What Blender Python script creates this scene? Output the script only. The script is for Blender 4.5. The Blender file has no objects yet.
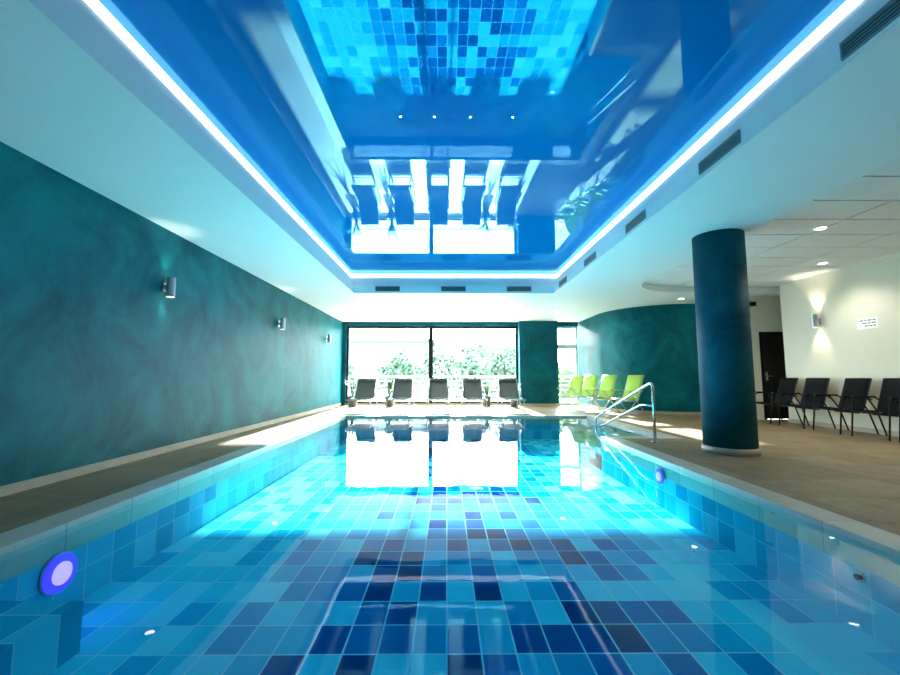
import bpy, bmesh, math, random
from mathutils import Vector, Matrix
random.seed(7)
S=bpy.context.scene
try:
    S.view_settings.view_transform='Standard'
    S.view_settings.look='None'
    S.view_settings.exposure=1.05
except Exception as e: print(e)

# ------------------------------------------------------------ materials
def newmat(name):
    m=bpy.data.materials.new(name); m.use_nodes=True
    nt=m.node_tree; b=nt.nodes['Principled BSDF']
    return m,nt,b
def simple(name,col,rough=.5,metal=0,emit=None,es=0,spec=.5):
    m,nt,b=newmat(name)
    b.inputs['Base Color'].default_value=(*col,1); b.inputs['Roughness'].default_value=rough
    b.inputs['Metallic'].default_value=metal; b.inputs['Specular IOR Level'].default_value=spec
    if emit: 
        b.inputs['Emission Color'].default_value=(*emit,1); b.inputs['Emission Strength'].default_value=es
    return m
def M(nt,op,a,b=None,c=None,clamp=False):
    n=nt.nodes.new('ShaderNodeMath'); n.operation=op; n.use_clamp=clamp
    for i,v in enumerate((a,b,c)):
        if v is None: continue
        if isinstance(v,(int,float)): n.inputs[i].default_value=v
        else: nt.links.new(v,n.inputs[i])
    return n.outputs[0]
def ramp(nt,fac,stops,interp='LINEAR'):
    r=nt.nodes.new('ShaderNodeValToRGB'); r.color_ramp.interpolation=interp
    el=r.color_ramp.elements
    while len(el)<len(stops): el.new(.5)
    for e,(p,c) in zip(el,stops): e.position=p; e.color=(*c,1)
    nt.links.new(fac,r.inputs[0]); return r.outputs[0]
def noise(nt,vec,scale,detail=4,rough=.5,dist=0):
    n=nt.nodes.new('ShaderNodeTexNoise'); n.inputs['Scale'].default_value=scale
    n.inputs['Detail'].default_value=detail; n.inputs['Roughness'].default_value=rough
    n.inputs['Distortion'].default_value=dist
    if vec is not None: nt.links.new(vec,n.inputs['Vector'])
    return n.outputs[0]
def pos(nt):
    return nt.nodes.new('ShaderNodeNewGeometry').outputs['Position']
def bump(nt,b,h,strength,dist=.01):
    n=nt.nodes.new('ShaderNodeBump'); n.inputs['Strength'].default_value=strength; n.inputs['Distance'].default_value=dist
    nt.links.new(h,n.inputs['Height']); nt.links.new(n.outputs[0],b.inputs['Normal'])

def plaster(name,c1,c2,scale=1.2,rough=.6,bs=.15,spec=.5):
    m,nt,b=newmat(name); p=pos(nt)
    f=noise(nt,p,scale,8,.68,.8)
    col=ramp(nt,f,[(.34,c1),(.66,c2)])
    nt.links.new(col,b.inputs['Base Color']); b.inputs['Roughness'].default_value=rough
    b.inputs['Specular IOR Level'].default_value=spec
    bump(nt,b,noise(nt,p,9,5,.6,.4),bs,.01)
    return m
def tiles(name,ax,ay,tw,th,stops,grout,gw=.012,fade=False,rough=.3,interp='CONSTANT',mott=0,bs=0.0,spec=.5):
    m,nt,b=newmat(name); p=pos(nt)
    sp=nt.nodes.new('ShaderNodeSeparateXYZ'); nt.links.new(p,sp.inputs[0])
    a=M(nt,'DIVIDE',sp.outputs[ax],tw); c=M(nt,'DIVIDE',sp.outputs[ay],th)
    fa=M(nt,'FLOOR',a); fc=M(nt,'FLOOR',c)
    cb=nt.nodes.new('ShaderNodeCombineXYZ'); nt.links.new(fa,cb.inputs[0]); nt.links.new(fc,cb.inputs[1])
    w=nt.nodes.new('ShaderNodeTexWhiteNoise'); w.noise_dimensions='3D'; nt.links.new(cb.outputs[0],w.inputs['Vector'])
    v=w.outputs['Value']
    if fade:
        ctr=M(nt,'ABSOLUTE',M(nt,'SUBTRACT',M(nt,'MULTIPLY',fa,tw),.10))
        bb=M(nt,'MULTIPLY',M(nt,'SUBTRACT',ctr,.75),.60,clamp=True)
        bb=M(nt,'MINIMUM',bb,.66)
        v=M(nt,'MULTIPLY',v,.84)
        v=M(nt,'ADD',M(nt,'MULTIPLY',v,M(nt,'SUBTRACT',1.0,bb)),bb)
    col=ramp(nt,v,stops,interp)
    ra=M(nt,'FRACT',a); rc=M(nt,'FRACT',c)
    ga=M(nt,'LESS_THAN',M(nt,'MINIMUM',ra,M(nt,'SUBTRACT',1.0,ra)),gw/2/tw)
    gc=M(nt,'LESS_THAN',M(nt,'MINIMUM',rc,M(nt,'SUBTRACT',1.0,rc)),gw/2/th)
    g=M(nt,'MAXIMUM',ga,gc)
    if mott:
        mx0=nt.nodes.new('ShaderNodeMix'); mx0.data_type='RGBA'; mx0.blend_type='MULTIPLY'
        mx0.inputs['Factor'].default_value=1
        nt.links.new(col,mx0.inputs['A'])
        nt.links.new(ramp(nt,noise(nt,p,4,8,.65,.8),[(.25,(1-mott,)*3),(.75,(1,)*3)]),mx0.inputs['B']); col=mx0.outputs['Result']
    mx=nt.nodes.new('ShaderNodeMix'); mx.data_type='RGBA'
    nt.links.new(g,mx.inputs['Factor']); nt.links.new(col,mx.inputs['A']); mx.inputs['B'].default_value=(*grout,1)
    nt.links.new(mx.outputs['Result'],b.inputs['Base Color']); b.inputs['Roughness'].default_value=rough
    b.inputs['Specular IOR Level'].default_value=spec
    if bs: bump(nt,b,M(nt,'SUBTRACT',1.0,g),bs,.004)
    return m

teal=plaster('teal_stucco',(0.000,.070,.090),(0.002,.185,.205),1.0,.55,.3,.12)
teal_dark=plaster('teal_stucco_dark',(0.000,.055,.085),(0.002,.13,.17),1.3,.55,.3,.15)
white=plaster('white_plaster',(.81,.84,.81),(.85,.87,.84),.8,.6,.03)
panelw=plaster('acoustic_panel',(.82,.82,.79),(.86,.85,.82),2,.8,.05)
cream=plaster('cream_wall',(.72,.68,.55),(.78,.73,.60),.8,.7,.05)
beige=plaster('beige_stone',(.46,.37,.25),(.56,.46,.33),4,.5,.05)
deck=tiles('deck_stone_tile',0,1,.6,.6,[(0,(.26,.175,.085)),(.4,(.30,.205,.105)),(.7,(.34,.235,.125))],(.14,.10,.055),.008,rough=.5,mott=.5,bs=.3,spec=.3)
coping=tiles('coping_stone',0,1,.6,.6,[(0,(.50,.46,.37)),(.5,(.56,.52,.42))],(.28,.26,.22),.008,rough=.4,mott=.2,bs=.3)
pal=[(0,(.000,.026,.15)),(.14,(.000,.06,.25)),(.30,(.001,.15,.40)),(.44,(.003,.30,.55)),(.58,(.01,.46,.68)),(.72,(.05,.65,.80)),(.86,(.16,.78,.87))]
poolfloor=tiles('pool_floor_mosaic',0,1,.20,.285,pal,(.30,.72,.82),.011,fade=True,rough=.6,spec=0)
lp=[(0,(.005,.38,.58)),(.3,(.01,.46,.66)),(.6,(.03,.54,.72)),(.85,(.07,.62,.78))]
wallYZ=tiles('pool_wall_tile_side',1,2,.245,.36,lp,(.20,.66,.78),.01,rough=.6,spec=0)
wallXZ=tiles('pool_wall_tile_end',0,2,.245,.36,lp,(.20,.66,.78),.01,rough=.6,spec=0)
stept=tiles('pool_step_tile',0,1,.245,.245,lp,(.20,.66,.78),.01,rough=.6,spec=0)
dark=simple('dark_frame_metal',(.010,.011,.013),.5,.0,spec=.2)
blackfab,nt,b=newmat('dark_mesh_fabric')
b.inputs['Base Color'].default_value=(.006,.007,.009,1); b.inputs['Roughness'].default_value=.8; b.inputs['Specular IOR Level'].default_value=.1
limefab=simple('lime_sling_fabric',(.34,.52,.05),.6)
greyfab=simple('grey_lounger_sling',(.15,.15,.145),.7,spec=.2)
chrome=simple('brushed_steel',(.62,.65,.66),.22,1)
alu=simple('aluminium',(.45,.48,.5),.35,.9)
whiteframe=simple('white_window_frame',(.75,.78,.77),.4)
slot=simple('grille_slot_dark',(.02,.025,.025),.6)
grille=simple('grille_louvre',(.26,.29,.29),.45,.4)
led=simple('led_strip',(1,1,1),.5,0,(1.0,1.0,1.0),1.0)
lampw=simple('lamp_warm',(1,1,1),.5,0,(1,.9,.72),5)
lampc=simple('lamp_diffuser',(1,1,1),.5,0,(1,.97,.9),6)
uwlamp=simple('pool_lamp_lens',(.05,.03,.5),.3,0,(.07,.05,1.0),.5)
uwcore=simple('pool_lamp_core',(.3,.2,.6),.3,0,(.55,.30,1.0),.8)
doormat=simple('dark_door_laminate',(.012,.010,.009),.35)
leafm=simple('leaf',(.03,.10,.03),.5)
potm=simple('planter_grey',(.10,.11,.11),.5)
soil=simple('soil',(.03,.02,.015),.9)
signm=simple('sign_white',(.85,.85,.83),.4)
ink=simple('sign_ink',(.03,.03,.03),.6)
# stretch ceiling : glossy blue lacquer film
stretch,nt,b=newmat('blue_gloss_stretch_ceiling')
out=nt.nodes['Material Output']
b.inputs['Base Color'].default_value=(.0,.20,.56,1); b.inputs['Roughness'].default_value=.6; b.inputs['Specular IOR Level'].default_value=0
gl=nt.nodes.new('ShaderNodeBsdfGlossy'); gl.inputs['Roughness'].default_value=.004; gl.inputs['Color'].default_value=(.28,.78,1,1)
mixs=nt.nodes.new('ShaderNodeMixShader'); lw=nt.nodes.new('ShaderNodeFresnel'); lw.inputs[0].default_value=1.8
fa=M(nt,'ADD',M(nt,'MULTIPLY',lw.outputs[0],.95),.08,clamp=True)
nt.links.new(fa,mixs.inputs[0]); nt.links.new(b.outputs[0],mixs.inputs[1]); nt.links.new(gl.outputs[0],mixs.inputs[2])
nt.links.new(mixs.outputs[0],out.inputs[0])
# water
water,nt,b=newmat('pool_water'); out=nt.nodes['Material Output']
tr=nt.nodes.new('ShaderNodeBsdfTransparent'); tr.inputs[0].default_value=(.64,.96,1,1)
gl=nt.nodes.new('ShaderNodeBsdfGlossy'); gl.inputs['Roughness'].default_value=.0
fr=nt.nodes.new('ShaderNodeFresnel')
bf=nt.nodes.new('ShaderNodeNewGeometry').outputs['Backfacing']
nt.links.new(M(nt,'ADD',1.33,M(nt,'MULTIPLY',bf,1/1.33-1.33)),fr.inputs[0])
bp=nt.nodes.new('ShaderNodeBump'); bp.inputs['Strength'].default_value=.02; bp.inputs['Distance'].default_value=.05
mp=nt.nodes.new('ShaderNodeMapping'); mp.inputs['Scale'].default_value=(1,1,1); nt.links.new(pos(nt),mp.inputs[0])
nt.links.new(noise(nt,mp.outputs[0],3.0,2,.5,.3),bp.inputs['Height'])
nt.links.new(bp.outputs[0],gl.inputs['Normal'])
mixs=nt.nodes.new('ShaderNodeMixShader'); nt.links.new(fr.outputs[0],mixs.inputs[0]); nt.links.new(tr.outputs[0],mixs.inputs[1]); nt.links.new(gl.outputs[0],mixs.inputs[2])
nt.links.new(mixs.outputs[0],out.inputs[0])
# pane
pane,nt,b=newmat('window_glass'); out=nt.nodes['Material Output']
tr=nt.nodes.new('ShaderNodeBsdfTransparent'); tr.inputs[0].default_value=(.93,.98,.97,1)
gl=nt.nodes.new('ShaderNodeBsdfGlossy'); gl.inputs['Roughness'].default_value=0.0
mixs=nt.nodes.new('ShaderNodeMixShader'); mixs.inputs[0].default_value=.06
nt.links.new(tr.outputs[0],mixs.inputs[1]); nt.links.new(gl.outputs[0],mixs.inputs[2]); nt.links.new(mixs.outputs[0],out.inputs[0])

# ------------------------------------------------------------ mesh builder
class MB:
    def __init__(s): s.bm=bmesh.new(); s.mats=[]
    def mi(s,m):
        if m not in s.mats: s.mats.append(m)
        return s.mats.index(m)
    def box(s,x0,x1,y0,y1,z0,z1,mat,mtx=None):
        vs=[s.bm.verts.new((x,y,z)) for z in (z0,z1) for y in (y0,y1) for x in (x0,x1)]
        if mtx: 
            for v in vs: v.co=mtx@v.co
        i=s.mi(mat)
        for f in ((0,2,3,1),(4,5,7,6),(0,1,5,4),(2,6,7,3),(0,4,6,2),(1,3,7,5)):
            fc=s.bm.faces.new([vs[k] for k in f]); fc.material_index=i
    def tube(s,pts,r,mat,seg=10,r1=None,smooth=True,cap=True):
        pts=[Vector(p) for p in pts]; n=len(pts); rings=[]; i=s.mi(mat)
        up=None
        for k,p in enumerate(pts):
            if k==0: t=pts[1]-p
            elif k==n-1: t=p-pts[k-1]
            else: t=(pts[k+1]-p).normalized()+(p-pts[k-1]).normalized()
            t.normalize()
            if up is None:
                up=Vector((0,0,1)) if abs(t.z)<.9 else Vector((1,0,0))
            a=t.cross(up).normalized(); up=a.cross(t).normalized()
            rr=r if r1 is None else r+(r1-r)*k/(n-1)
            rings.append([s.bm.verts.new(p+rr*(math.cos(2*math.pi*j/seg)*a+math.sin(2*math.pi*j/seg)*up)) for j in range(seg)])
        for k in range(n-1):
            for j in range(seg):
                f=s.bm.faces.new([rings[k][j],rings[k][(j+1)%seg],rings[k+1][(j+1)%seg],rings[k+1][j]])
                f.material_index=i; f.smooth=smooth
        if cap:
            for rg in (rings[0][::-1],rings[-1]):
                f=s.bm.faces.new(rg); f.material_index=i
    def rtube(s,pts,r,mat,br=.06,seg=10):
        # polyline with rounded corners
        P=[Vector(p) for p in pts]; out=[P[0]]
        for k in range(1,len(P)-1):
            a,b,c=P[k-1],P[k],P[k+1]
            d=min(br,(a-b).length*.45,(c-b).length*.45)
            s0=b+(a-b).normalized()*d; s1=b+(c-b).normalized()*d
            for t in (0,.25,.5,.75,1): out.append((1-t)**2*s0+2*t*(1-t)*b+t*t*s1)
        out.append(P[-1]); s.tube(out,r,mat,seg)
    def sheet(s,prof,x0,x1,mat,sag=.02,nx=6,th=.008):
        i=s.mi(mat); rows=[]
        for k,(y,z) in enumerate(prof):
            a=prof[max(0,k-1)]; b_=prof[min(len(prof)-1,k+1)]
            t=Vector((b_[0]-a[0],b_[1]-a[1])).normalized(); nrm=Vector((-t.y,t.x))
            rw=[]
            for side in (0,1):
                r=[]
                for j in range(nx+1):
                    u=j/nx; sg=-sag*4*u*(1-u); o=sg-(th if side else 0)
                    r.append(s.bm.verts.new((x0+(x1-x0)*u,y+nrm.x*o,z+nrm.y*o)))
                rw.append(r)
            rows.append(rw)
        for k in range(len(prof)-1):
            for side in (0,1):
                for j in range(nx):
                    q=[rows[k][side][j],rows[k][side][j+1],rows[k+1][side][j+1],rows[k+1][side][j]]
                    f=s.bm.faces.new(q if side==0 else q[::-1]); f.material_index=i; f.smooth=True
            for j in (0,nx):
                f=s.bm.faces.new([rows[k][0][j],rows[k+1][0][j],rows[k+1][1][j],rows[k][1][j]]); f.material_index=i
        for k in (0,len(prof)-1):
            for j in range(nx):
                f=s.bm.faces.new([rows[k][0][j],rows[k][1][j],rows[k][1][j+1],rows[k][0][j+1]]); f.material_index=i
    def prism(s,poly,z0,z1,mat):
        i=s.mi(mat); a=[s.bm.verts.new((x,y,z0)) for x,y in poly]; b=[s.bm.verts.new((x,y,z1)) for x,y in poly]
        s.bm.faces.new(a[::-1]).material_index=i; s.bm.faces.new(b).material_index=i
        for k in range(len(poly)):
            l=(k+1)%len(poly); s.bm.faces.new([a[k],a[l],b[l],b[k]]).material_index=i
    def done(s,name,loc=(0,0,0),rz=0,bevel=0,parent=None,recalc=True):
        if recalc: bmesh.ops.recalc_face_normals(s.bm,faces=s.bm.faces)
        me=bpy.data.meshes.new(name); s.bm.to_mesh(me); s.bm.free()
        for m in s.mats: me.materials.append(m)
        o=bpy.data.objects.new(name,me); S.collection.objects.link(o); o.location=loc; o.rotation_euler=(0,0,rz)
        if bevel:
            md=o.modifiers.new('bevel','BEVEL'); md.width=bevel; md.segments=2; md.limit_method='ANGLE'
        if parent: o.parent=parent
        return o
def light(kind,name,loc,energy,col,parent=None,direction=None,size=.1,spot=100,blend=.6):
    d=bpy.data.lights.new(name,kind); d.energy=energy; d.color=col
    if kind=='SPOT': d.spot_size=math.radians(spot); d.spot_blend=blend; d.shadow_soft_size=size
    elif kind=='AREA': d.shape='DISK'; d.size=size
    elif kind=='POINT': d.shadow_soft_size=size
    o=bpy.data.objects.new(name,d); S.collection.objects.link(o); o.location=loc
    if direction: o.rotation_euler=Vector(direction).to_track_quat('-Z','Y').to_euler()
    if parent: o.parent=parent
    return o

H=2.97; XL=-3.75; XR=7.6; YN=-3.0; YF=15.0
# ------------------------------------------------------------ floor / pool
PY1=10.95
m=MB()
m.box(XL-.2,-2.85,YN-.2,YF+.25,-.2,0,deck)
m.box(-2.85,2.85,YN-.2,-1.75,-.2,0,deck)
m.box(2.85,XR+1.5,YN-.2,6.95,-.2,0,deck)
m.box(3.85,XR+1.5,6.95,YF+.25,-.2,0,deck)
m.box(-2.85,3.85,PY1+.25,YF+.25,-.2,0,deck)
m.done('floor')
m=MB()
m.box(-2.85,-2.6,-1.75,PY1+.25,-.2,.006,coping)
m.box(2.6,2.85,-1.75,7.2,-.2,.006,coping)
m.box(2.85,3.85,6.95,7.2,-.2,.006,coping)
m.box(3.6,3.85,7.2,PY1+.25,-.2,.006,coping)
m.box(-2.6,3.6,PY1,PY1+.25,-.2,.006,coping)
m.box(-2.6,2.6,-1.75,-1.5,-.2,.006,coping)
m.done('pool_coping',bevel=.004)
D=-.58
m=MB()
m.box(-2.75,2.6,-1.65,PY1+.15,D-.1,D,poolfloor)
m.box(2.6,3.75,7.05,PY1+.15,D-.1,D,poolfloor)
m.box(-2.75,-2.6,-1.65,PY1+.15,D,-.2,wallYZ)
m.box(2.6,2.75,-1.65,7.2,D,-.2,wallYZ)
m.box(3.6,3.75,7.05,PY1+.15,D,-.2,wallYZ)
m.box(2.75,3.6,7.05,7.2,D,-.2,wallXZ)
m.box(-2.6,3.6,PY1,PY1+.15,D,-.2,wallXZ)
m.box(-2.6,2.6,-1.65,-1.5,D,-.2,wallXZ)
# underwater bench + entry steps
m.box(-2.6,-2.12,-1.5,2.6,D,-.30,stept)
for k,(y,z) in enumerate(((7.55,-.205),(7.9,-.33),(8.25,-.45))):
    m.box(2.62,3.6,7.2,y,D,z,stept)
m.done('swimming_pool')
# water surface
m=MB(); i=m.mi(water)
f=m.bm.faces.new([m.bm.verts.new(p+(-.035,)) for p in ((-2.6,-1.5),(2.6,-1.5),(2.6,7.2),(3.6,7.2),(3.6,PY1),(-2.6,PY1))]); f.material_index=i
m.done('pool_water',recalc=False)

# underwater lamps & inlets
def poollamp(x,y,z,sgn,e=25,r=.16):
    m=MB()
    m.tube([(0,0,0),(.02*sgn,0,0)],r,chrome,32)
    m.tube([(.02*sgn,0,0),(.035*sgn,0,0)],r*.93,uwlamp,32)
    m.tube([(.035*sgn,0,0),(.045*sgn,0,0)],r*.55,uwcore,24)
    o=m.done('underwater_pool_light',(x,y,z))
    light('SPOT','beam',(.08*sgn,0,0),e,(.20,.16,1),o,(sgn,0,-.1),.08,150,.8)
poollamp(-2.6,2.95,-.30,1,2.5,.13); poollamp(2.6,5.2,-.20,-1,2,.10)
m=MB()
m.tube([(0,0,0),(-.015,0,0)],.035,chrome,20); m.tube([(-.015,0,0),(-.03,0,0)],.018,slot,16)
m.done('pool_inlet_nozzle',(2.6,2.75,-.25))

# ------------------------------------------------------------ ceiling
TL,TR,TF,TN=-2.2,2.53,9.76,-1.2
Z1=H+.2; ZB=3.45
m=MB()
m.box(XL-.2,TL,YN-.2,YF+.25,H,Z1,white)
m.box(TL,TR,YN-.2,TN,H,Z1,white)
m.box(TL,TR,TF,YF+.25,H,Z1,white)
arc=[(5.3-1.2*math.cos(a),8.4+1.2*math.sin(a)) for a in [math.pi/2*k/14 for k in range(15)]]
m.prism([(TR,YN-.2),(4.1,YN-.2)]+arc+[(9.1,9.6),(9.1,YF+.25),(TR,YF+.25)],H,Z1,white)
m.done('ceiling')
m=MB()
c=.09
m.box(TL-c-.1,TL-c,TN-c,TF+c,Z1,ZB+.1,white)
m.box(TR+c,TR+c+.1,TN-c,TF+c,Z1,ZB+.1,white)
m.box(TL-c-.1,TR+c+.1,TF+c,TF+c+.1,Z1,ZB+.1,white)
m.box(TL-c-.1,TR+c+.1,TN-c-.1,TN-c,Z1,ZB+.1,white)
m.done('trim_cove')
m=MB()
m.box(TL-c,TR+c,TN-c,TF+c,ZB,ZB+.05,stretch)
m.done('ceiling_blue_stretch_film')
m=MB()
z0,z1=ZB-.085,ZB-.004; d=.015
m.box(TL-c,TL-c+d,TN-c+d,TF+c-d,z0,z1,led); m.box(TR+c-d,TR+c,TN-c+d,TF+c-d,z0,z1,led)
m.box(TL-c,TR+c,TF+c-d,TF+c,z0,z1,led); m.box(TL-c,TR+c,TN-c,TN-c+d,z0,z1,led)
m.done('led_cove_strip_light')
# acoustic tile ceiling on the right
m=MB()
m.box(4.1,9.1,YN-.2,9.6,H+.16,H+.2,slot)
x=4.12
while x<7.55:
    y=YN
    while y<9.55:
        x1=min(x+1.18,7.6); y1=min(y+.58,9.58)
        inarc = x1<5.35 and y1>8.4
        if not inarc: m.box(x,x1-.008,y,y1-.008,H+.12,H+.16,panelw)
        y+=.6
    x+=1.2
m.box(4.1,5.3,8.4,9.6,H+.13,H+.16,panelw)
m.box(7.6,8.9,9.4,9.6,H+.13,H+.16,panelw)
m.done('ceiling_acoustic_tiles')

# ------------------------------------------------------------ walls
m=MB(); m.box(XL-.2,XL,YN-.2,YF+.25,0,H,teal); m.done('wall_left')
m=MB(); m.box(XL,XR+1.5,YN-.2,YN,0,H+.2,white); m.done('wall_near')
m=MB(); m.box(XR,XR+.2,YN,9.4,0,H+.12,cream); m.box(XR+.2,8.9,9.2,9.4,0,H+.12,cream); m.done('wall_right')
m=MB(); m.box(8.9,9.1,9.2,10.2,0,H+.12,cream)
# wall with door opening: door x 7.5..8.4
m.box(7.2,7.5,10,10.2,0,H,cream); m.box(8.4,8.9,10,10.2,0,H,cream); m.box(7.5,8.4,10,10.2,2.08,H,cream)
m.box(7.2,7.35,10.2,11.15,0,H,cream)
m.done('wall_door_recess')
m=MB()
m.box(7.56,8.34,10.03,10.08,.01,2.03,doormat)
m.box(7.5,7.56,9.985,10.1,0,2.08,dark); m.box(8.34,8.4,9.985,10.1,0,2.08,dark); m.box(7.56,8.34,9.985,10.1,2.03,2.08,dark)
m.tube([(7.64,10.0,1.02),(7.76,10.0,1.02)],.011,chrome); m.tube([(7.64,10.04,1.02),(7.64,10.0,1.02)],.011,chrome)
m.box(7.61,7.67,10.02,10.03,.92,1.12,chrome)
m.done('door_1',bevel=.003)
# far wall
m=MB()
WX0,WX1,WZ0,WZ1=-3.6,2.55,.06,2.82
m.box(XL,WX0,YF,YF+.25,0,H,teal_dark); m.box(WX0,WX1,YF,YF+.25,WZ1,H,teal_dark); m.box(WX0,WX1,YF,YF+.25,0,WZ0,beige)
m.box(WX1,3.9,14.7,YF+.25,0,H,teal_dark)
m.box(3.9,4.72,YF,YF+.25,2.82,H,teal_dark)
m.done('wall_far')
# curved wall
m=MB()
cx,cy,R=6.7,13.1,1.95
o_=[(4.75,YF+.25)]+[(cx-R*math.cos(a),cy-R*math.sin(a)) for a in [math.pi/2*k/24 for k in range(25)]]+[(7.35,11.15)]
i_=[(7.35,11.3)]+[(cx-(R-.15)*math.cos(a),cy-(R-.15)*math.sin(a)) for a in [math.pi/2*k/24 for k in range(24,-1,-1)]]+[(4.9,YF+.25)]
m.prism(o_+i_,0,H,teal); o=m.done('wall_curved')
# baseboards
m=MB(); m.box(XL,XL+.018,YN,YF,0,.085,beige); m.done('baseboard_left')
m=MB(); m.box(XR-.018,XR,YN,9.4,0,.085,beige); m.done('baseboard_right')
m=MB()
oo=[(4.735,YF)]+[(cx-(R+.015)*math.cos(a),cy-(R+.015)*math.sin(a)) for a in [math.pi/2*k/24 for k in range(25)]]+[(7.2,11.135)]
ii=[(7.2,11.15)]+[(cx-R*math.cos(a),cy-R*math.sin(a)) for a in [math.pi/2*k/24 for k in range(24,-1,-1)]]+[(4.75,YF)]
m.prism(oo+ii,0,.08,beige); m.done('baseboard_curved')
m=MB(); m.box(WX1-.015,3.915,14.685,14.7,0,.08,beige); m.done('baseboard_pier')
# column
m=MB()
m.tube([(0,0,.085),(0,0,H)],.315,teal_dark,64); m.tube([(0,0,0),(0,0,.085)],.335,beige,64)
m.done('round_column',(3.80,5.72,0))
# windows
m=MB()
y0,y1=YF+.08,YF+.15
def fr(x0,x1,z0,z1,w,mat):
    m.box(x0,x0+w,y0,y1,z0,z1,mat); m.box(x1-w,x1,y0,y1,z0,z1,mat)
    m.box(x0+w,x1-w,y0,y1,z0,z0+w,mat); m.box(x0+w,x1-w,y0,y1,z1-w,z1,mat)
fr(WX0,-.58,WZ0,WZ1,.075,dark); fr(-.58,WX1,WZ0,WZ1,.075,dark)
m.box(WX0+.07,-.65,y0+.03,y0+.036,WZ0+.07,WZ1-.07,pane); m.box(-.51,WX1-.07,y0+.03,y0+.036,WZ0+.07,WZ1-.07,pane)
m.box(-.665,-.645,y0-.04,y0,.9,1.25,chrome)
m.done('window_1')
m=MB()
fr(3.9,4.72,0.0,2.1,.09,whiteframe); fr(3.9,4.72,2.1,2.82,.07,whiteframe)
m.box(3.98,4.64,y0+.03,y0+.036,.09,2.02,pane); m.box(3.96,4.66,y0+.03,y0+.036,2.16,2.76,pane)
m.tube([(4.03,y0-.05,1.0),(4.15,y0-.05,1.0)],.01,chrome); m.tube([(4.03,y0,1.0),(4.03,y0-.05,1.0)],.01,chrome)
m.done('door_2')

# ------------------------------------------------------------ vents
def vent(loc,rz,L=.58,h=.12):
    m=MB()
    m.box(-L/2,L/2,-.004,0,-h/2,h/2,slot)
    w=.012
    m.box(-L/2,L/2,-.014,-.004,h/2-w,h/2,grille); m.box(-L/2,L/2,-.014,-.004,-h/2,-h/2+w,grille)
    m.box(-L/2,-L/2+w,-.014,-.004,-h/2+w,h/2-w,grille); m.box(L/2-w,L/2,-.014,-.004,-h/2+w,h/2-w,grille)
    for k in range(4):
        z=-h/2+w+.012+k*.023
        m.box(-L/2+w,L/2-w,-.012,-.004,z,z+.007,grille)
    m.done('air_vent_grille',loc,rz)
for y in (2.2,3.72,5.45,7.25,9.0): vent((TR,y,H+.1),-math.pi/2)
for x in (-1.4,.15,1.7): vent((x,TF,H+.1),0)

# small spots in blue film
for x in (-.44,-.12,.22,.62):
    m=MB(); m.tube([(0,0,0),(0,0,-.008)],.013,chrome,16); m.tube([(0,0,-.008),(0,0,-.011)],.008,lampc,16)
    m.done('ceiling_spotlight',(x,3.75,ZB))
# downlights
def down(x,y,z,e=30):
    m=MB(); m.tube([(0,0,0),(0,0,-.012)],.085,whiteframe,28); m.tube([(0,0,-.012),(0,0,-.015)],.065,lampc,28)
    o=m.done('recessed_downlight',(x,y,z)); light('SPOT','beam',(0,0,-.03),e,(1,.93,.80),o,(0,0,-1),.06,130,.7)
for x,y in ((5.25,5.7),(6.9,3.6),(6.9,7.5),(5.25,2.2),(5.25,8.1)): down(x,y,H+.12,45)
for x,y in ((3.3,12.4),(5.9,10.4)): down(x,y,H,18)

# ------------------------------------------------------------ sconces
def sconce(loc,rz,e=14,col=(1,.88,.70)):
    m=MB()
    m.box(-.035,.035,-.02,0,-.06,.06,alu)
    m.box(-.015,.015,-.05,-.02,-.03,.03,alu)
    m.tube([(0,-.095,-.13),(0,-.095,.13)],.05,alu,28,cap=False)
    m.tube([(0,-.095,-.122),(0,-.095,.122)],.0495,lampw,28)
    m.tube([(0,-.095,-.121),(0,-.095,.121)],.0515,alu,28,cap=False)
    o=m.done('wall_sconce',loc,rz)
    light('SPOT','beam_up',(0,-.095,.15),e,col,o,(0,.12,1),.04,80,.8)
    light('SPOT','beam_down',(0,-.095,-.15),e,col,o,(0,.12,-1),.04,80,.8)
for y in (1.8,5.5,9.3,13.0): sconce((XL,y,2.18),math.pi/2,4,(1,.95,.82))
for y in (8.45,4.5): sconce((XR,y,2.14),-math.pi/2,14)

# wall sign (illegible small print at this distance)
m=MB(); m.box(0,.004,-.19,.19,-.10,.10,signm)
for k,(zz,ws) in enumerate(((.05,(.05,.07,.04,.06)),(.0,(.07,.05,.08)),(-.05,(.04,.06,.06)))):
    t=-.15
    for w in ws:
        m.box(-.001,0,t,t+w,zz-.009,zz+.009,ink); t+=w+.02
m.done('wall_sign',(XR-.005,7.48,1.97))
m=MB(); m.box(-.06,.06,-.10,0,-.05,.05,dark); m.tube([(0,-.1,0),(0,-.13,0)],.035,dark,16)
m.done('wall_speaker',(7.36,10.0,2.75),bevel=.005)

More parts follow.
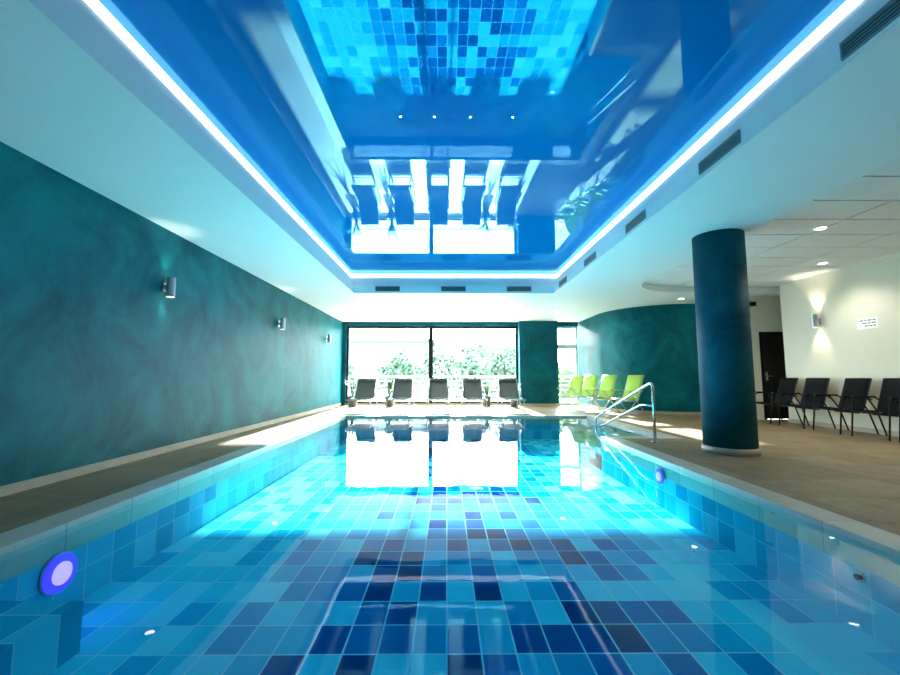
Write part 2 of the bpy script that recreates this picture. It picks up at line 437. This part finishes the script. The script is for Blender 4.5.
# ------------------------------------------------------------ furniture
def armchair(loc,rz):
    m=MB()
    for s in (-1,1):
        x=.285*s
        m.rtube([(x,.27,.012),(x,.20,.64),(x,-.20,.665),(x,-.30,.60)],.013,dark,.07)
        m.rtube([(x,-.36,.012),(x,-.22,.44),(x,-.06,.655)],.013,dark,.1)
        m.box(x-.024,x+.024,-.20,.20,.655,.678,dark)
        xs=.245*s
        m.rtube([(xs,.27,.425),(xs,-.17,.385),(xs,-.36,.97)],.013,dark,.09)
        m.tube([(xs,.2,.42),(x,.215,.42)],.01,dark); m.tube([(xs,-.14,.40),(x,-.24,.40)],.01,dark)
    for y,z in ((.27,.425),(-.36,.97),(-.10,.375)):
        m.tube([(-.245,y,z),(.245,y,z)],.012,dark)
    m.sheet([(.27,.435),(.15,.428),(0,.41),(-.11,.40),(-.17,.42),(-.205,.49),(-.25,.62),(-.30,.78),(-.355,.965)],-.235,.235,blackfab,.025)
    m.done('patio_armchair',loc,rz)
for y,d in ((6.1,.02),(6.85,.06),(7.6,-.05),(8.4,.04),(9.15,-.08)): armchair((7.08,y,0),math.pi/2+d)   # facing -X

def limechair(loc,rz):
    m=MB()
    for s in (-1,1):
        x=.30*s
        m.tube([(x,.36,.012),(x*.98,-.26,.63)],.013,alu); m.tube([(x*.93,-.42,.012),(x*.93,.22,.62)],.013,alu)
        m.box(x-.025,x+.025,-.27,.27,.63,.652,limefab)
        xs=.245*s
        m.rtube([(xs,.30,.43),(xs,-.14,.36),(xs,-.42,1.04)],.013,alu,.08)
    for y,z in ((.30,.43),(-.42,1.04),(-.14,.36)): m.tube([(-.245,y,z),(.245,y,z)],.012,alu)
    for y,z in ((.36,.014),(-.42,.014)): m.tube([(-.28,y,z),(.28,y,z)],.012,alu)
    m.sheet([(.30,.445),(.15,.425),(0,.40),(-.10,.385),(-.15,.41),(-.20,.50),(-.28,.70),(-.36,.90),(-.41,1.04)],-.235,.235,limefab,.02)
    m.done('lime_folding_chair',loc,rz)
for x,y,a in ((3.95,13.5,2.2),(4.12,12.75,2.15),(4.35,11.95,2.1),(4.75,11.2,2.05)): limechair((x,y,0),a)

def lounger(loc,rz=0):
    m=MB()
    for s in (-1,1):
        x=.31*s
        m.tube([(x,-1.0,.36),(x,.95,.36)],.018,alu)
        m.rtube([(x,-.82,.014),(x,-.70,.36)],.016,alu); m.rtube([(x,.72,.014),(x,.60,.36)],.016,alu)
        m.rtube([(x*.93,.12,.375),(x*.93,.62,.93)],.016,alu)
        m.tube([(x*.93,.42,.70),(x*.93,.70,.37)],.012,alu)
        m.rtube([(x*1.05,-.10,.37),(x*1.05,-.02,.58),(x*1.05,.30,.60)],.013,alu,.06)
        m.box(x*1.05-.022,x*1.05+.022,-.05,.32,.59,.612,greyfab)
    for y,z in ((-1.0,.36),(.95,.36),(.12,.36)): m.tube([(-.31,y,z),(.31,y,z)],.016,alu)
    m.tube([(-.29,.62,.93),(.29,.62,.93)],.016,alu)
    for y in (-.82,.72): m.tube([(-.31,y,.03),(.31,y,.03)],.012,alu)
    m.sheet([(-1.0,.385),(-.6,.375),(-.2,.37),(.08,.375),(.14,.40),(.35,.63),(.50,.80),(.63,.945)],-.285,.285,greyfab,.02)
    # rolled head pillow
    m.tube([(-.24,.55,.90),(.24,.55,.90)],.05,greyfab,14)
    m.done('sun_lounger',loc,rz)
for x,a in ((-2.5,.03),(-1.38,-.02),(-.27,.0),(.80,.02),(1.9,-.03)): lounger((x,12.75,0),a)

# handrail into the pool
m=MB()
X=3.2
m.rtube([(X,6.55,.0),(X,6.55,.93),(X,8.6,.30),(X,9.15,.12),(X,9.15,-.56)],.021,chrome,.14,14)
m.rtube([(X,6.57,.55),(X,6.95,.55),(X,8.45,.10),(X,9.13,-.10)],.016,chrome,.1,12)
m.tube([(X,6.55,.0),(X,6.55,.015)],.05,chrome,20)
m.done('pool_handrail')
# slim post at end of the pool
m=MB()
m.tube([(0,0,0),(0,0,.02)],.09,chrome,24); m.tube([(0,0,.02),(0,0,1.15)],.022,chrome,14)
m.rtube([(0,0,1.15),(0,0,1.25),(0,-.12,1.25)],.018,chrome,.05); m.tube([(0,-.12,1.255),(0,-.12,1.21)],.03,chrome,14)
m.done('shower_post',(.03,11.45,0))
# potted plants
def plant(loc,n=26,h=.75):
    m=MB()
    m.tube([(0,0,0),(0,0,.36)],.13,potm,24,r1=.17); m.tube([(0,0,.36),(0,0,.365)],.15,soil,20)
    i=m.mi(leafm)
    for k in range(n):
        a=random.uniform(0,6.283); L=random.uniform(.5,1)*h; sp=random.uniform(.1,.42); w=random.uniform(.012,.028)
        d=Vector((math.cos(a),math.sin(a),0)); q=Vector((-d.y,d.x,0)); prev=None
        for j in range(7):
            t=j/6; c_=Vector((0,0,.36))+d*(.04+sp*t*t)+Vector((0,0,L*(t-.35*t*t)))
            ww=w*(1-t)**.6*(.4+t*2 if t<.3 else 1)+.001
            cur=[m.bm.verts.new(c_-q*ww),m.bm.verts.new(c_+q*ww)]
            if prev: m.bm.faces.new([prev[0],prev[1],cur[1],cur[0]]).material_index=i
            prev=cur
    m.done('potted_grass_plant',loc)
plant((-3.2,14.4,0),34,1.1); plant((-1.95,14.4,0),34,1.1); plant((1.35,14.4,0)); plant((2.25,14.2,0),22,.8)

# ------------------------------------------------------------ outside
terr=plaster('terrace_concrete',(.36,.36,.35),(.42,.42,.40),2,.7,.05)
bw=plaster('building_render',(.095,.115,.125),(.115,.135,.14),.3,.9,.02)
bg=simple('building_glass',(.045,.06,.07),.5)
roofm=simple('building_roof',(.05,.05,.05),.8)
grass=plaster('grass',(.03,.07,.03),(.06,.10,.04),.8,.9,.05)
leaf2=simple('tree_foliage',(.030,.065,.035),.7)
hedgem=simple('hedge_leaf',(.10,.15,.02),.6)
m=MB(); m.box(-12,14,YF+.25,20,-.25,-.02,terr); m.done('terrace_floor')
m=MB(); m.box(-140,140,20,260,-3.2,-3.0,grass); m.done('ground')
m=MB()
x=-11.8
while x<13:
    m.box(x,x+.04,19.7,19.74,-.02,1.0,whiteframe); x+=1.2
m.box(-11.8,13,19.69,19.75,1.0,1.05,whiteframe)
for z in (.2,.4,.6,.8): m.box(-11.8,13,19.71,19.73,z,z+.015,whiteframe)
m.done('terrace_railing')
def building(x,y,w,d,h,fl):
    m=MB(); m.box(0,w,0,d,0,h,bw); m.box(-.3,w+.3,-.3,d+.3,h,h+.25,roofm)
    m.prism([(-.2,-.2),(w+.2,-.2),(w+.2,d+.2),(-.2,d+.2)],h+.25,h+.4,roofm)
    fh=h/fl; nx=int(w/2.4)
    for f in range(fl):
        for k in range(nx):
            xx=(k+.5)*w/nx; m.box(xx-.55,xx+.55,-.04,0,f*fh+.9,f*fh+2.3,bg)
            m.box(xx-.65,xx+.65,-.10,-.0,f*fh+.78,f*fh+.88,bw)
    m.done('apartment_building',(x,y,-3))
building(-13,54,11,9,8.5,3); building(2.5,62,13,9,8,3); building(-30,60,14,10,9,3); building(19,48,14,9,7.5,3)
def tree(x,y,h):
    m=MB(); m.tube([(0,0,0),(.05,0,h*.5),(0,.1,h*.8)],.16,soil,10,r1=.05)
    i=m.mi(leaf2)
    for k in range(800):
        d=Vector((random.gauss(0,1),random.gauss(0,1),random.gauss(0,1))).normalized()*random.uniform(.4,1)
        c_=Vector((0,0,h*.68))+Vector((d.x*h*.28,d.y*h*.28,d.z*h*.34)); s_=.14
        a=Vector((random.uniform(-1,1),random.uniform(-1,1),random.uniform(-1,1))).normalized(); b_=a.orthogonal()
        m.bm.faces.new([m.bm.verts.new(c_+a*s_),m.bm.verts.new(c_+b_*s_),m.bm.verts.new(c_-a*s_),m.bm.verts.new(c_-b_*s_)]).material_index=i
    m.done('garden_tree',(x,y,-3),recalc=False)
tree(-3.5,31,5.9); tree(1.8,29,5.6); tree(4.5,33,6.6); tree(9.5,27,5.6); tree(-8,30,5.8); tree(-.5,36,6.8); tree(3.2,38,7.4)
m=MB(); m.box(4.2,8.8,20.9,21.6,-3,1.3,leaf2); i=m.mi(hedgem)
for k in range(2600):
    c_=Vector((random.uniform(4,9),random.uniform(20.6,21.9),random.uniform(-1.2,1.65))); s_=.09
    a=Vector((random.uniform(-1,1),random.uniform(-1,1),random.uniform(-1,1))).normalized(); b_=a.orthogonal()
    m.bm.faces.new([m.bm.verts.new(c_+a*s_),m.bm.verts.new(c_+b_*s_),m.bm.verts.new(c_-a*s_),m.bm.verts.new(c_-b_*s_)]).material_index=i
m.done('garden_hedge',recalc=False)

# ------------------------------------------------------------ light
w=bpy.data.worlds.new('World'); S.world=w; w.use_nodes=True
bgN=w.node_tree.nodes['Background']; bgN.inputs[0].default_value=(.86,.96,1.0,1); bgN.inputs[1].default_value=16
el=math.radians(17.6)
sun=light('SUN','sun',(0,30,12),46,(1,.97,.90),None,(.015,-math.cos(el),-math.sin(el))); sun.data.angle=.02

# ------------------------------------------------------------ camera
cd=bpy.data.cameras.new('camera'); cam=bpy.data.objects.new('camera',cd); S.collection.objects.link(cam)
cd.sensor_width=36; cd.lens=420/900*36; cd.clip_start=.02; cd.clip_end=600
cam.location=(0,0,1.0); cam.rotation_euler=(math.radians(90+5.37),0,math.radians(-.41))
S.camera=cam
